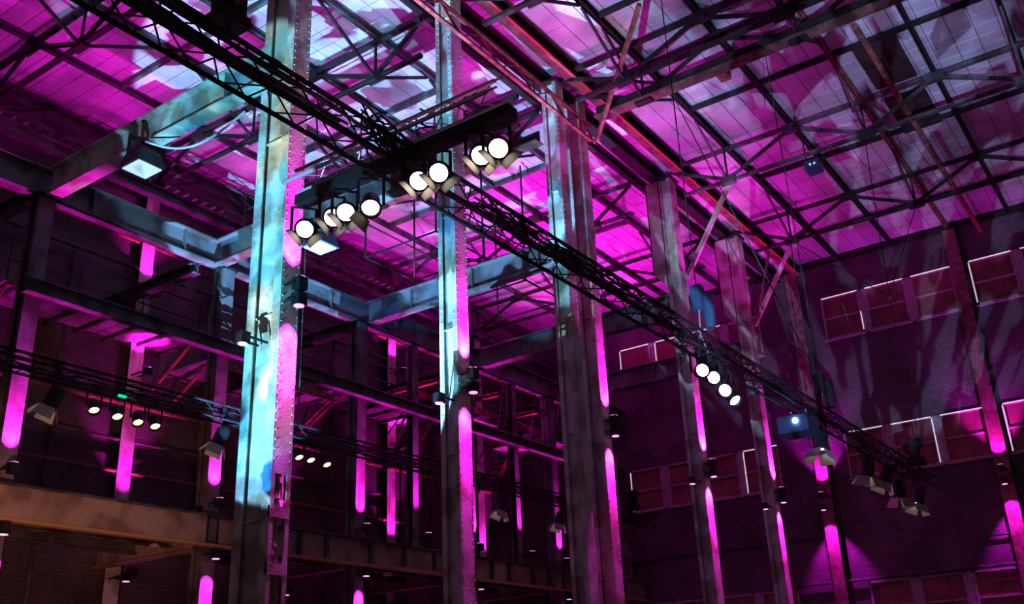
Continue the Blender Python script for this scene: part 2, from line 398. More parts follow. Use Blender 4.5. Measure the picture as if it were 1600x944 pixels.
# ---------------------------------------------------------------- columns
def rivets(parent, rows, m=M_RIVET):
    b = MB()
    for (x, y, z0, z1, nrm) in rows:
        z = z0
        while z < z1:
            c = Vector((x, y, Z(z))); n = Vector(nrm)
            b.tube(c, c+n*.014, .014, 5, .007)
            z += .14
    b.build('rivet_heads', m, parent, kind='stuff')

def column(u0, v0, wu, wv, ztop, label, m=M_PAINT, name='steel_column', cat='column', base=-EYE, group=None, wide=None, openflange=None, zs=None, rv=True):
    u1, v1 = u0+wu, v0+wv
    t = thing(name, label, cat, (u0+wu/2, v0+wv/2, Z(base)), group)
    lo = base if openflange is None else openflange
    MB().box(u0, u1, v0, v0+.03, Z(lo), Z(ztop)).build('front_flange', m, t)
    if openflange is not None:
        MB().box(u0, u0+.07, v0, v0+.03, Z(base), Z(lo)).build('flange_strip', m, t)
        MB().box(u1-.07, u1, v0, v0+.03, Z(base), Z(lo)).build('flange_strip', m, t)
        z = lo-.62; 
        while z > base:
            MB().box(u0, u1, v0-.005, v0+.04, Z(z), Z(z+.16)).build('batten_plate', m, t); z -= .78
        rb = MB(); rnd = random.Random(4)
        z = base
        while z < lo:
            for q in range(2):
                x = u0+.1+rnd.random()*(wu-.25); s = rnd.uniform(.05, .1)
                rb.tube((x, v0+.10, Z(z)), (x+rnd.uniform(-.03, .03), v0+.08, Z(z+s*1.6)), s, 6, s*.6)
            z += .11
        rb.build('rubble_infill', M_CONC, t, kind='stuff')
    MB().box(u0, u1, v1-.03, v1, Z(base), Z(ztop)).build('rear_flange', m, t)
    lip = wv*.24
    MB().box(u0, u0+.02, v0+.03, v0+lip, Z(base), Z(ztop)).build('flange_lip', m, t)
    MB().box(u0, u0+.02, v1-lip, v1-.03, Z(base), Z(ztop)).build('flange_lip', m, t)
    MB().box(u0+.09, u0+.11, v0+.03, v1-.03, Z(base), Z(ztop)).build('web', m, t)
    z = base+1.1
    for k in range(12):
        if z > ztop-.2: break
        MB().box(u0+.02, u0+.09, v0+lip, v1-lip, Z(z), Z(z+.02)).build('stiffener', m, t); z += zs or 2.4
    if wide:
        zw, dv = wide
        b = MB(); k = len(b.v)
        for x in (u0, u0+.03):
            b.v += [(x, v1-.03, Z(zw-.55)), (x, v1+dv, Z(zw)), (x, v1+dv, Z(ztop)), (x, v1-.03, Z(ztop))]
        b.f += [(0, 3, 2, 1), (4, 5, 6, 7), (0, 1, 5, 4), (1, 2, 6, 5), (2, 3, 7, 6), (3, 0, 4, 7)]
        b.build('bracket_plate', m, t)
        MB().box(u0, u1, v1+dv-.03, v1+dv, Z(zw), Z(ztop)).build('bracket_flange', m, t)
    MB().box(u0-.08, u1+.08, v0-.08, v1+.08, Z(ztop), Z(ztop)+.05).build('cap_plate', M_STEEL, t)
    if base < -1: MB().box(u0-.1, u1+.1, v0-.1, v1+.1, 0, .04).build('base_plate', M_STEEL, t)
    if rv:
        rows = [(u0+.035, v0, max(lo, base)+.2, ztop, (0, -1, 0)), (u1-.035, v0, max(lo, base)+.2, ztop, (0, -1, 0)),
                (u0, v0+.06, base+.2, ztop, (-1, 0, 0)), (u0, v0+lip-.03, base+.2, ztop, (-1, 0, 0)),
                (u0, v1-.06, base+.2, ztop, (-1, 0, 0)), (u0, v1-lip+.03, base+.2, ztop, (-1, 0, 0))]
        if not wide or True: rivets(t, rows)
    return t
ZT = 14.55
column(9.42, 10.6, .37, .74, ZT, 'broad riveted steel column nearest the viewer, cyan and magenta lit, rubble in its lower flange', openflange=3.25, zs=3.1)
# battens patch on the nearest column where the fixtures hang
column(13.76, 10.6, .37, .42, ZT, 'pale steel column second along the front row, behind the lamp cluster, grey and magenta')
column(17.98, 10.6, .36, .42, ZT, 'left post of the twin steel columns standing close together', zs=3.0)
column(19.06, 10.6, .37, .42, ZT, 'right post of the twin steel columns, its face lit magenta', zs=3.0)
column(24.28, 10.6, .42, .40, ZT, 'steel column with wide upper bracket plate, behind the chain hoist', wide=(11.6, .42))
column(29.35, 10.6, .42, .40, ZT, 'steel column with wide upper bracket plate, last before the end wall', wide=(11.9, .45))
for v, lab in ((10.32, 'wall pilaster lit pinkish red at the corner behind the truss end'), (4.62, 'wall pilaster at the right edge between the window groups'), (-1.1, 'wall pilaster beyond the right edge of the view')):
    t = thing('wall_pilaster', lab, 'pilaster', (UE-.15, v+.22, 0))
    MB().box(UE-.30, UE-.27, v, v+.42, 0, Z(14.9)).build('front_flange', M_WPIL, t)
    MB().box(UE-.27, UE, v+.19, v+.22, 0, Z(14.9)).build('web', M_STEEL, t)
    MB().box(UE-.34, UE, v-.02, v+.46, Z(14.78), Z(14.95)).build('cap_plate', M_STEEL, t)
    rivets(t, [(UE-.3, v+.05, 0, 14.7, (-1, 0, 0)), (UE-.3, v+.37, 0, 14.7, (-1, 0, 0))], M_RUST)

ROW2 = [4.6, 9.38, 14.12, 18.85, 23.7, 28.5, 33.3]
r2n = ['behind the left edge of the view', 'at the left edge', 'left of the nearest front column', 'in the middle behind the hung trusses', 'hidden behind the second front column', 'between the second and the twin front columns', 'far end of the row beside the end wall']
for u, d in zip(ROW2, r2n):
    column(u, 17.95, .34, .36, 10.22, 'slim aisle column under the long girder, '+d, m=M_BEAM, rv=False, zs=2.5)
for u, d in ((21.2, 'left'), (26.3, 'right')):
    t = thing('intermediate_post', 'slim intermediate post under the long girder, %s one of the two' % d, 'post', (u, 18.1, Z(4.25)))
    MB().box(u, u+.24, 18.0, 18.03, Z(4.25), Z(10.24)).build('front_flange', M_BEAM, t)
    MB().box(u, u+.24, 18.22, 18.25, Z(4.25), Z(10.24)).build('rear_flange', M_BEAM, t)
    MB().box(u+.1, u+.12, 18.03, 18.22, Z(4.25), Z(10.24)).build('web', M_STEEL, t)
BP = [9.5, 14.35, 19.4, 24.3, 29.3]
for u, d in zip(BP, ['first from the left', 'second from the left', 'third from the left', 'fourth from the left', 'fifth from the left']):
    t = thing('back_pilaster', 'magenta lit pilaster on the back brick wall, '+d, 'pilaster', (u+.18, VB-.2, 0))
    MB().box(u, u+.40, VB-.36, VB-.33, 0, Z(14.3)).build('front_flange', M_PAINT, t)
    MB().box(u+.18, u+.20, VB-.33, VB-.005, 0, Z(14.3)).build('web', M_STEEL, t)

# ---------------------------------------------------------------- girders
def ibeam(name, label, cat, axis, a0, a1, c, z0, z1, fw, m, mf=None, stiff=1.2, group=None, tf=.035, mw=None):
    """axis 0: along u at v=c; axis 1: along v at u=c"""
    P = (lambda p0, p1, q0, q1, r0, r1: MB().box(p0, p1, q0, q1, r0, r1)) if axis == 0 else (lambda p0, p1, q0, q1, r0, r1: MB().box(q0, q1, p0, p1, r0, r1))
    loc = ((a0+a1)/2, c, Z(z0)) if axis == 0 else (c, (a0+a1)/2, Z(z0))
    t = thing(name, label, cat, loc, group)
    P(a0, a1, c-fw/2, c+fw/2, Z(z0), Z(z0+tf)).build('bottom_flange', mf or m, t)
    P(a0, a1, c-fw/2, c+fw/2, Z(z1-tf), Z(z1)).build('top_flange', m, t)
    P(a0, a1, c-.015, c+.015, Z(z0+tf), Z(z1-tf)).build('web', mw or m, t)
    if stiff:
        s = a0+stiff/2
        while s < a1:
            P(s, s+.02, c-fw/2+.02, c+fw/2-.02, Z(z0+tf), Z(z1-tf)).build('stiffener', m, t); s += stiff
    return t
ibeam('long_girder', 'long riveted girder running along the aisle on slim columns', 'girder', 0, U00, UE-.1, 18.13, 10.25, 10.9, .32, M_BEAM, stiff=2.4)
ibeam('mezzanine_girder', 'shallow girder halfway up the slim aisle columns', 'girder', 0, 9.3, 33.6, 17.83, 8.0, 8.32, .2, M_STEELG, stiff=0)
TIE = [4.6, 9.6, 13.98, 19.25, 24.45, 29.55]
dn = ['crossing behind the upper left corner', 'from the nearest column, with a floodlight beneath', 'from the second column, with a blue flood lamp beneath',
      'from the twin columns to the long girder', 'from the bracketed column behind the hoist', 'nearest the end wall']
for u, d in zip(TIE, dn):
    ibeam('tie_beam', 'riveted cross beam '+d, 'beam', 1, 11.36 if u < 10 else 11.05, 17.95, u, 10.22, 10.88, .30, M_PAINT if u < 10 else M_BEAM, stiff=2.1)  # lighter paint on the lit first beams, darkened paint on the unlit rest
    ibeam('rear_tie_beam', 'short beam from the long girder to the back wall, in line with the beam '+d, 'beam', 1, 18.3, VB-.02, u-.35, 10.0, 10.3, .22, M_STEELG, stiff=0)
# platform level
pg = thing('platform_girder', 'stained concrete faced girder carrying the low platform', 'girder', (9, 18.05, Z(3.6)))
MB().box(U00, 14.05, 17.78, 17.93, Z(3.63), Z(4.2)).build('concrete_face', M_CONC, pg)
MB().box(U00, UE-.1, 17.76, 17.93, Z(4.2), Z(4.25)).build('top_flange', M_STEELG, pg)
MB().box(U00, UE-.1, 17.76, 17.93, Z(3.56), Z(3.62)).build('bottom_flange', M_YEL, pg)
MB().box(14.5, UE-.1, 17.90, 17.93, Z(3.62), Z(4.2)).build('web', M_CONC, pg)
u = 15.2
while u < 33:
    MB().box(u, u+.10, 17.80, 17.90, Z(3.62), Z(4.2)).build('stiffener', M_STEELG, pg); u += random.choice((.9, 1.3, 1.6))
st = MB(); u = 19.6
while u < 23.6:
    st.hexa([(u, 17.745, Z(3.56)), (u+.09, 17.745, Z(3.56)), (u+.09, 17.80, Z(3.56)), (u, 17.76, Z(3.56)), (u+.07, 17.745, Z(3.66)), (u+.16, 17.745, Z(3.66)), (u+.16, 17.76, Z(3.66)), (u+.07, 17.76, Z(3.66))]); u += .19
st.build('hazard_stripes', M_YEL, pg, kind='stuff')
deck = thing('platform_deck', 'low platform deck of plates between aisle columns and back wall', 'platform', (15, 20, Z(4.2)))
u = U00
while u < UE-1.2:
    MB().box(u, u+1.17, 18.35, VB-.4, Z(4.12), Z(4.2)).build('deck_plate', M_PLANK, deck); u += 1.2
for k, u in enumerate([9.5, 14.3, 19.05, 23.9, 28.7]):
    ibeam('platform_crossbeam', 'cross beam under the low platform, %s from the left' % ordn[k].replace('nearest', 'first'), 'beam', 1, 18.32, VB-.02, u, 3.55, 4.1, .26, M_CONC, stiff=0)
for k, v in enumerate((19.3, 20.6)):
    ibeam('platform_joist', ['front', 'rear'][k]+' long joist beneath the low platform', 'joist', 0, U00, UE-.3, v, 3.72, 4.1, .2, M_STEELG, stiff=0)
for (a0, a1, z, v) in ((4, 9.6, 2.55, 19.9), (9.0, 13.7, 2.0, 20.8)):
    tag(MB().tube((a0, v, Z(z)), (a1, v, Z(z)), .04, 8).build('tube_lamp', M_ALU), 'slim unlit tube lamp hung %s the low platform at the left' % ('closer under' if z > 2.2 else 'further down under'), 'tube lamp')
for k, (u, sz) in enumerate(((12.9, .12), (20.1, .12))):
    tag(MB().tube((u, 17.95, Z(3.42)), (u, 17.95, Z(3.50)), .13, 14, .08).build('ceiling_lamp', M_ALU), 'small round lamp under the platform girder, %s one' % ('left' if k == 0 else 'right'), 'lamp')

# galleries at the back wall
def gallery(u0, u1, v0, v1, z, label, rail=True):
    t = thing('gallery', label, 'gallery', ((u0+u1)/2, (v0+v1)/2, Z(z)))
    u = u0
    while u < u1-.1:
        e = min(u+1.6, u1); MB().box(u+.01, e-.01, v0, v1, Z(z), Z(z+.05)).build('deck_plate', M_PLANK, t); u = e
    MB().box(u0, u1, v0-.04, v0, Z(z-.12), Z(z+.10)).build('edge_beam', M_RUST, t)
    u = u0+.3
    while u < u1:
        MB().box(u, u+.07, v0, v1, Z(z-.10), Z(z)).build('joist', M_STEELG, t); u += .8
    for e in (u0+.1, u1-.1):
        MB().bar((e, v0, Z(z)), (e, v1, Z(z-1.1)), .06).build('strut', M_RUST, t)
    if rail:
        for h in (.5, 1.0): MB().tube((u0, v0, Z(z+h)), (u1, v0, Z(z+h)), .02, 6).build('handrail', M_STEEL, t)
        n = int((u1-u0)/1.6)
        for i in range(n+1): MB().tube((u0+i*(u1-u0)/n, v0, Z(z)), (u0+i*(u1-u0)/n, v0, Z(z+1.0)), .018, 6).build('rail_post', M_STEEL, t)
    return t
gallery(4.0, 9.3, 20.3, VB-.01, 10.3, 'upper gallery with handrail at the left edge of the back wall')
gallery(10.2, 15.4, 20.4, VB-.01, 9.3, 'gallery with handrail on the back wall left of the nearest column')
gallery(15.6, 20.2, 20.2, VB-.01, 8.75, 'gallery with handrail just right of the nearest column')
gallery(20.6, 25.0, 20.0, VB-.01, 9.2, 'gallery with handrail between the second column and the twin columns')
gallery(26.0, 32.0, 20.4, VB-.01, 10.0, 'highest gallery with handrail near the end wall')
gallery(27.6, 29.0, 19.3, 20.2, 9.35, 'small stair landing above the right flight of stairs', False)
gallery(22.9, 24.3, 19.3, 20.2, 9.35, 'small stair landing above the left flight of stairs', False)
for (u, d) in ((28.9, 'right'), (24.2, 'left')):
    t = thing('stair', 'steep open metal stair rising to a landing, %s flight' % d, 'stairs', (u, 19.6, Z(7.0)))
    top = Vector((u, 19.7, Z(9.35))); bot = Vector((u-2.0, 19.7, Z(6.9)))
    for v in (-.35, .35):
        MB().bar(bot+Vector((0, v, 0)), top+Vector((0, v, 0)), .04, .2).build('stringer', M_RUST, t)
        MB().tube(bot+Vector((0, v, .9)), top+Vector((0, v, .9)), .02, 6).build('handrail', M_STEELG, t)
    for v in (-.35, .35): MB().tube((bot.x, bot.y+v, Z(4.2)), bot+Vector((0, v, 0)), .03, 6).build('support_post', M_STEEL, t)
    for k in range(10):
        p = bot.lerp(top, (k+.5)/10); MB().box(p.x-.11, p.x+.11, p.y-.34, p.y+.34, p.z-.015, p.z+.015).build('step', M_PLANK, t)
for k, (u, v0, z, w) in enumerate(((25.4, 18.9, 8.75, 1.5), (27.4, 19.0, 8.3, 1.3), (30.4, 18.9, 8.9, 1.6), (31.6, 19.4, 7.9, 1.2))):
    t = thing('hanging_shelf', 'small hanging grate platform beyond the second column, %s from the left' % ordn[k].replace('nearest', 'first'), 'platform', (u, v0, Z(z)), 'small hanging grate platforms at the back')
    for q in range(4): MB().box(u-w/2, u+w/2, v0-.4+q*.2, v0-.22+q*.2, Z(z), Z(z+.03)).build('slat', M_PLANK, t)
    for a in (-w/2, w/2):
        MB().box(u+a-.02, u+a+.02, v0-.42, v0+.42, Z(z-.06), Z(z)).build('edge_bar', M_RUST, t)
        MB().tube((u+a, v0-.4, Z(z)), (u+a, v0-.4+(18.2-v0+.4), Z(10.27)), .02, 6).build('hanger', M_STEELG, t)
for k, (u, z) in enumerate(((22.4, 9.3), (25.6, 9.6), (27.9, 9.5), (31.0, 9.4))):
    ibeam('service_beam', 'thin service beam between long girder and back wall, %s from the left' % ordn[k].replace('nearest', 'first'), 'beam', 1, 17.9, VB-.02, u, z, z+.14, .12, M_RUST, stiff=0, group='thin service beams at the back')
# pipes and trays on the back wall
for k, (a0, a1, z, v, r, d) in enumerate(((4, UE-.5, 12.9, 21.8, .07, 'highest'), (4, UE-.5, 12.2, 21.85, .05, 'second highest'), (9.6, 30, 11.4, 21.8, .06, 'third highest'),
                                         (4, 30, 7.6, 21.7, .06, 'fourth highest'), (4, 24, 6.7, 21.8, .045, 'fifth highest'), (9.8, 26, 5.9, 21.8, .05, 'lowest'))):
    tag(MB().tube((a0, v, Z(z)), (a1, v, Z(z)), r, 8).build('wall_pipe', M_RUST if k % 2 else M_STEELG), 'long pipe along the back brick wall, %s of the six' % d, 'pipe')
for k, u in enumerate((12.6, 16.9, 17.3, 21.9, 26.9)):
    tag(MB().tube((u, VB-.12, 0), (u, VB-.12, Z(11.4)), .05, 8).build('riser_pipe', M_STEELG), 'upright pipe on the back wall, %s from the left' % ordn[k].replace('nearest', 'first'), 'pipe')
tr = thing('cable_tray', 'ladder cable tray high along the back wall under the roof', 'cable tray', (15, 21.5, Z(13.95)))
for v in (21.35, 21.75): MB().box(U00, UE-.3, v, v+.03, Z(13.95), Z(14.05)).build('side_rail', M_STEELG, tr)
rg = MB(); u = U00+.2
while u < UE-.4: rg.box(u, u+.06, 21.38, 21.75, Z(13.95), Z(13.98)); u += .32
rg.build('rungs', M_ALU, tr, kind='stuff')
ibeam('crane_rail', 'narrow rail beam along the back wall below the cable tray', 'girder', 0, U00, UE-.3, 21.2, 13.3, 13.62, .24, M_STEELG, stiff=0)

# hanging cage of posts and rails between the twin columns and the second column
t = thing('hanging_walkway', 'dark hanging walkway frame with posts below the lit roof', 'walkway', (20, 15, Z(11)))
for u in (17.4, 19.4, 21.4, 23.4):
    for v in (14.0, 16.4):
        MB().tube((u, v, Z(11.2)), (u, v, Z(14.9)), .03, 6).build('hanger', M_STEEL, t)
for v in (14.0, 16.4):
    for z in (11.2, 12.2): MB().tube((17.4, v, Z(z)), (23.4, v, Z(z)), .025, 6).build('handrail', M_STEEL, t)
for u in (17.4, 19.4, 21.4, 23.4):
    MB().tube((u, 14, Z(11.2)), (u, 16.4, Z(11.2)), .025, 6).build('cross_rail', M_STEEL, t)
t = thing('beam_railing', 'thin black railing standing on the cross beam from the second column', 'railing', (14, 15, Z(10.9)))
for v in (12.2, 13.4, 14.6, 15.8, 17.0): MB().tube((13.85, v, Z(10.88)), (13.85, v, Z(11.8)), .02, 6).build('rail_post', M_STEEL, t)
for h in (11.35, 11.8): MB().tube((13.85, 12.2, Z(h)), (13.85, 17.0, Z(h)), .018, 6).build('handrail', M_STEEL, t)

# twin roof girders over the front row
ibeam('roof_girder', 'dark roof girder over the front columns, wall side of the three', 'girder', 0, U00, UE-.1, 11.75, 14.75, 15.0, .16, M_STEEL, stiff=0)
ibeam('roof_girder', 'dark roof girder over the front columns, middle one of the three', 'girder', 0, U00, UE-.1, 11.10, 14.60, 15.0, .30, M_STEEL, stiff=0)
ibeam('roof_girder', 'red edged roof girder over the front columns, nearest of the three', 'girder', 0, U00, UE-.1, 10.28, 14.60, 15.0, .26, M_STEEL, mf=M_RUSTD, stiff=0)
rgd = bpy.data.objects['roof_girder.002']
MB().box(U00, UE-.2, 10.12, 10.15, Z(14.56), Z(14.60)).build('red_strip', mat('red_paint', (.85, .03, .04), .5), rgd)
# lattice girder ending at the twin columns
t = thing('lattice_girder', 'pink lit lattice girder ending at the twin columns', 'girder', (12, 10.45, Z(14)))
c1 = (13.25, 10.62); lt = [(z, v) for z, v in ((13.75, 10.45), (13.38, 10.48))]
for z, v in ((13.80, 10.42), (13.36, 10.42)):
    MB().bar((2, v, Z(z)), (19.3, v, Z(z)), .09, .06).build('chord', M_RUST, t)
u = 2.0; k = 0
while u < 18.8:
    z0, z1 = (13.36, 13.80) if k % 2 else (13.80, 13.36)
    strut('lacing_bar', 'lac', (u, 10.42, Z(z0)), (u+.7, 10.42, Z(z1)), .05, M_RUST, t, False, .02); u += .7; k += 1
u = 2.0
while u < 19: strut('lacing_post', 'lac', (u, 10.42, Z(13.36)), (u, 10.42, Z(13.8)), .05, M_RUST, t, False, .02); u += 2.1

# ---------------------------------------------------------------- roof trusses (across the hall)
def roof_truss(u, label, m, zb=13.8, heavy=False):
    t = thing('roof_truss', label, 'roof truss', (u, 6, Z(zb)))
    zt = 14.86
    for (a, b) in ((-8.5, 10.15), (11.9, VB-.12)):
        MB().box(u-.07, u+.07, a, b, Z(zt-.09), Z(zt)).build('top_chord', m, t)
        if heavy:
            MB().box(u-.17, u+.17, a, b, Z(zb-.02), Z(zb+.02)).build('bottom_chord', M_RUSTD, t)
            MB().box(u-.02, u+.02, a, b, Z(zb+.02), Z(zb+.34)).build('bottom_chord_web', m, t)
        else:
            MB().box(u-.06, u+.06, a, b, Z(zb-.04), Z(zb+.04)).build('bottom_chord', m, t)
    def node(v, z): MB().box(u-.10, u+.10, v-.22, v+.22, Z(z)-.09, Z(z)+.13).build('gusset_plate', m, t)
    for seq in ([10.7, 8.8, 6.8, 4.85, 2.9, .95, -1, -3, -5, -7], [11.9, 13.3, 15.4, 17.5, 19.7, 21.6]):
        for i in range(len(seq)-1):
            a, b = seq[i], seq[i+1]
            if i % 2 == 0: strut('diagonal', 'dg'+m.name, (u, a, Z(zt-.1)), (u, b, Z(zb+.05)), .07, m, t, False, .09)
            else: strut('diagonal', 'dg'+m.name, (u, a, Z(zb+.05)), (u, b, Z(zt-.1)), .07, m, t, False, .09)
        for i, v in enumerate(seq):
            if i % 2 == 1:
                node(v, zb); strut('post', 'ps'+m.name, (u, v, Z(zb)), (u, v, Z(zt)), .05, m, t, False)
                for s in (-1, 1):
                    strut('knee_brace', 'kb'+m.name, (u, v, Z(zb)), (u+s*1.9, v, Z(14.86)), .055, m, t, False, .07)
            elif 0 < i < len(seq)-1: node(v, zt-.12)
    return t
roof_truss(9.5, 'roof truss above the nearest column, upper left corner', M_STEEL)
roof_truss(14.35, 'roof truss with a large star shaped node left of the second column top', M_STEEL)
roof_truss(18.25, 'roof truss with deep bottom beam, left one of the close pair', M_STEEL, 13.9, False)
roof_truss(19.2, 'roof truss with rust red bottom beam, right one of the close pair', M_STEEL, 13.85, True)
roof_truss(24.3, 'roof truss running from the bracketed column behind the hoist', M_STEELG)
roof_truss(29.4, 'roof truss nearest the end wall', M_STEEL)
# column head braces (bright diagonals on the right)
for (p, q, lab) in (((24.45, 8.85, 13.75), (24.5, 10.50, 11.3), 'straight pink brace from a roof truss node down to the bracketed column behind the hoist'),
                    ((29.5, 8.85, 13.75), (29.55, 10.50, 11.3), 'straight brace from a roof truss node down to the last front column')):
    p = (p[0], p[1], Z(p[2])); q = (q[0], q[1], Z(q[2]))
    tag(MB().bar(p, q, .10, .12).build('raking_brace', M_PAINT), lab, 'brace')
tag(MB().bar((16.9, 7.6, Z(14.7)), (19.45, 10.35, Z(13.4)), .09, .12).build('raking_brace', M_RUST), 'rusty diagonal brace crossing in front of the tiled roof above the twin columns', 'brace')
tag(MB().bar((31.5, 10.3, Z(14.6)), (29.7, 10.5, Z(11.4)), .07).build('raking_brace', M_RUST), 'thin brace right of the last front column', 'brace')
# rusty pipe and brown panels toned dark where the roof goes unlit
tag(MB().tube((20.5, 3.85, Z(14.5)), (UE-.1, 3.85, Z(14.5)), .08, 10).build('roof_pipe', M_RUST), 'rust red pipe hung under the dark right part of the roof', 'pipe')
h = thing('dark_roof_panels', 'brown panels toned dark for an unlit patch in the right part of the roof', 'roof panel', (25, 4, Z(15)))
for i, u in enumerate((22.2, 23.3, 25.0, 26.1)): MB().box(u, u+1.0, 3.3, 4.35, Z(14.98), Z(15.06)).build('panel', M_UNLIT, h)
for i, (u, v) in enumerate(((20.9, 7.3), (20.4, 5.8))):
    t = thing('roof_bracket', 'small steel bracket under the tiled roof, %s one' % ('left', 'right')[i], 'bracket', (u, v, Z(15)))
    for s in (-.12, .12): MB().box(u-.2, u+.2, v+s-.02, v+s+.02, Z(14.8), Z(15.05)).build('side_plate', M_RUST, t)
    MB().box(u-.2, u+.2, v-.1, v+.1, Z(14.8), Z(14.83)).build('bottom_plate', M_RUST, t)

# ---------------------------------------------------------------- lighting trusses
def brace_run(t, name, a, b, A, B, pitch, m, key, w=.018):
    """zigzag between chord line A(s) and B(s)"""
    n = int((b-a)/pitch); k = 0
    for i in range(n):
        s0 = a+i*pitch; s1 = s0+pitch
        p, q = (A(s0), B(s1)) if i % 2 else (B(s0), A(s1))
        strut(name, key, p, q, w, m, t)
def box_truss(label, u0, u1, v, z, s, m, pitch=.29, key='bx'):
    t = thing('lighting_truss', label, 'lighting truss', (u0, v, Z(z)))
    ch = [(v, z), (v+s, z), (v, z+s), (v+s, z+s)]
    for (a, b) in ch: MB().tube((u0, a, Z(b)), (u1, a, Z(b)), .025, 10).build('chord', m, t, True)
    for i, j in ((0, 1), (0, 2), (1, 3), (2, 3)):
        A = lambda x, c=ch[i]: (x, c[0], Z(c[1])); B = lambda x, c=ch[j]: (x, c[0], Z(c[1]))
        brace_run(t, 'brace', u0+.03, u1, A, B, pitch, m, key)
    u = u0
    while u < u1-1:
        u += 2.0
        for (a, b) in ch: MB().tube((u-.05, a, Z(b)), (u+.05, a, Z(b)), .034, 8).build('coupler', m, t)
    return t
T1V, T1Z = 5.86, 5.22
T1 = box_truss('long black lighting truss crossing the whole view in front of the columns', 1.0, 28.8, T1V, T1Z, .29, M_TRUSS, .30, 'b1')
T3 = box_truss('distant black lighting truss hung across the aisle', 3.0, 31.9, 15.9, 5.75, .29, M_TRUSS, .42, 'b3')
# short triangular cross truss
t = thing('cross_truss', 'short triangular cross truss, plum coloured, above the bright lamp bar', 'lighting truss', (6.8, 6.1, Z(5.6)))
ch = [(6.66, 5.60), (6.93, 5.60), (6.80, 5.80)]
for (a, b) in ch:
    MB().tube((a, 4.70, Z(b)), (a, 7.56, Z(b)), .024, 10).build('chord', M_ALU, t, True)
    MB().tube((a, 4.58, Z(b)), (a, 4.70, Z(b)), .012, 8).build('spigot', M_ALU, t)
for i, j in ((0, 1), (0, 2), (1, 2)):
    brace_run(t, 'brace', 4.75, 7.55, lambda y, c=ch[i]: (c[0], y, Z(c[1])), lambda y, c=ch[j]: (c[0], y, Z(c[1])), .28, M_ALU, 'b2', .014)
tag(MB().box(6.72, 6.88, 4.5, 7.42, Z(5.30), Z(5.42)).build('lamp_bar', M_BLACK), 'black bar under the cross truss carrying the bright lamps', 'lamp bar')
# cable bundles on the long truss
def cables(name, label, u0, u1, n, v, z, sp, r, seed, sag=.05, step=.35):
    rnd = random.Random(seed); t = thing(name, label, 'cables', (u0, v, Z(z)))
    for k in range(n):
        ov, oz = rnd.uniform(-sp, sp), rnd.uniform(-sp*.5, sp*.5); pts = []; u = u0+rnd.uniform(0, .6)
        while u < u1-rnd.uniform(0, .6):
            pts.append((u, v+ov+rnd.uniform(-.03, .03), Z(z+oz+rnd.uniform(-sag, sag)))); u += step*rnd.uniform(.7, 1.3)
        if len(pts) > 2: MB().path(pts, r, 5).build('cable', M_CABLE, t)
    return t
cables('cable_bundle', 'thick black cable bundle lying in the long truss left of the crossing', 1.2, 6.6, 9, T1V+.15, T1Z+.27, .10, .016, 1, .02)
cables('cable_bundle', 'tangled black cables at the truss crossing beside the lamps', 6.0, 7.8, 14, T1V+.12, T1Z+.34, .14, .012, 2, .10, .16)
cables('cable_bundle', 'tangled black cables in the middle of the long truss', 8.0, 12.6, 12, T1V+.12, T1Z+.22, .12, .014, 3, .05, .25)
cables('cable_bundle', 'thin black cables in the far end of the long truss', 12.6, 28.4, 7, T1V+.14, T1Z+.18, .12, .013, 4, .07, .4)
cables('cable_bundle', 'thin black cables lying in the distant truss', 3.5, 31.5, 5, 16.05, 5.9, .1, .014, 5, .06, .5)
# coiled loops at the crossing
for k, (u, v, z, r) in enumerate(((7.0, 5.75, 5.64, .13), (6.75, 6.2, 5.7, .10))):
    MBp = [(u+r*math.cos(a*.35)*.6, v+r*math.sin(a*.35), Z(z+.01*a+r*.4*math.sin(a*.35))) for a in range(40)]
    tag(MB().path(MBp, .011, 5).build('cable_loop', M_CABLE), 'loose black cable loop standing up at the truss crossing, %s one' % ('right', 'left')[k], 'cable')

# ---------------------------------------------------------------- lamps
def can_prof(): return [(.0, .17), (.05, .165), (.075, .13), (.105, .08), (.11, -.14), (.118, -.15), (.118, -.17), (.103, -.17), (.103, -.08), (.0, -.08)]
def leaf():
    b = MB(); b.hexa([(-.10, .115, -.17), (.10, .115, -.17), (.10, .12, -.165), (-.10, .12, -.165), (-.13, .205, -.33), (.13, .205, -.33), (.13, .21, -.325), (-.13, .21, -.325)]); return b
def yoke():
    b = MB(); b.bar((-.145, 0, -.02), (-.145, 0, .30), .035, .012, (0, 1, 0)); b.bar((.145, 0, -.02), (.145, 0, .30), .035, .012, (0, 1, 0)); b.bar((-.15, 0, .30), (.15, 0, .30), .035, .012); return b
def clamp():
    b = MB(); b.box(-.03, .03, -.03, .03, .30, .40); b.ring([(.045, .38), (.06, .38), (.06, .44), (.045, .44), (.045, .38)], 10); return b
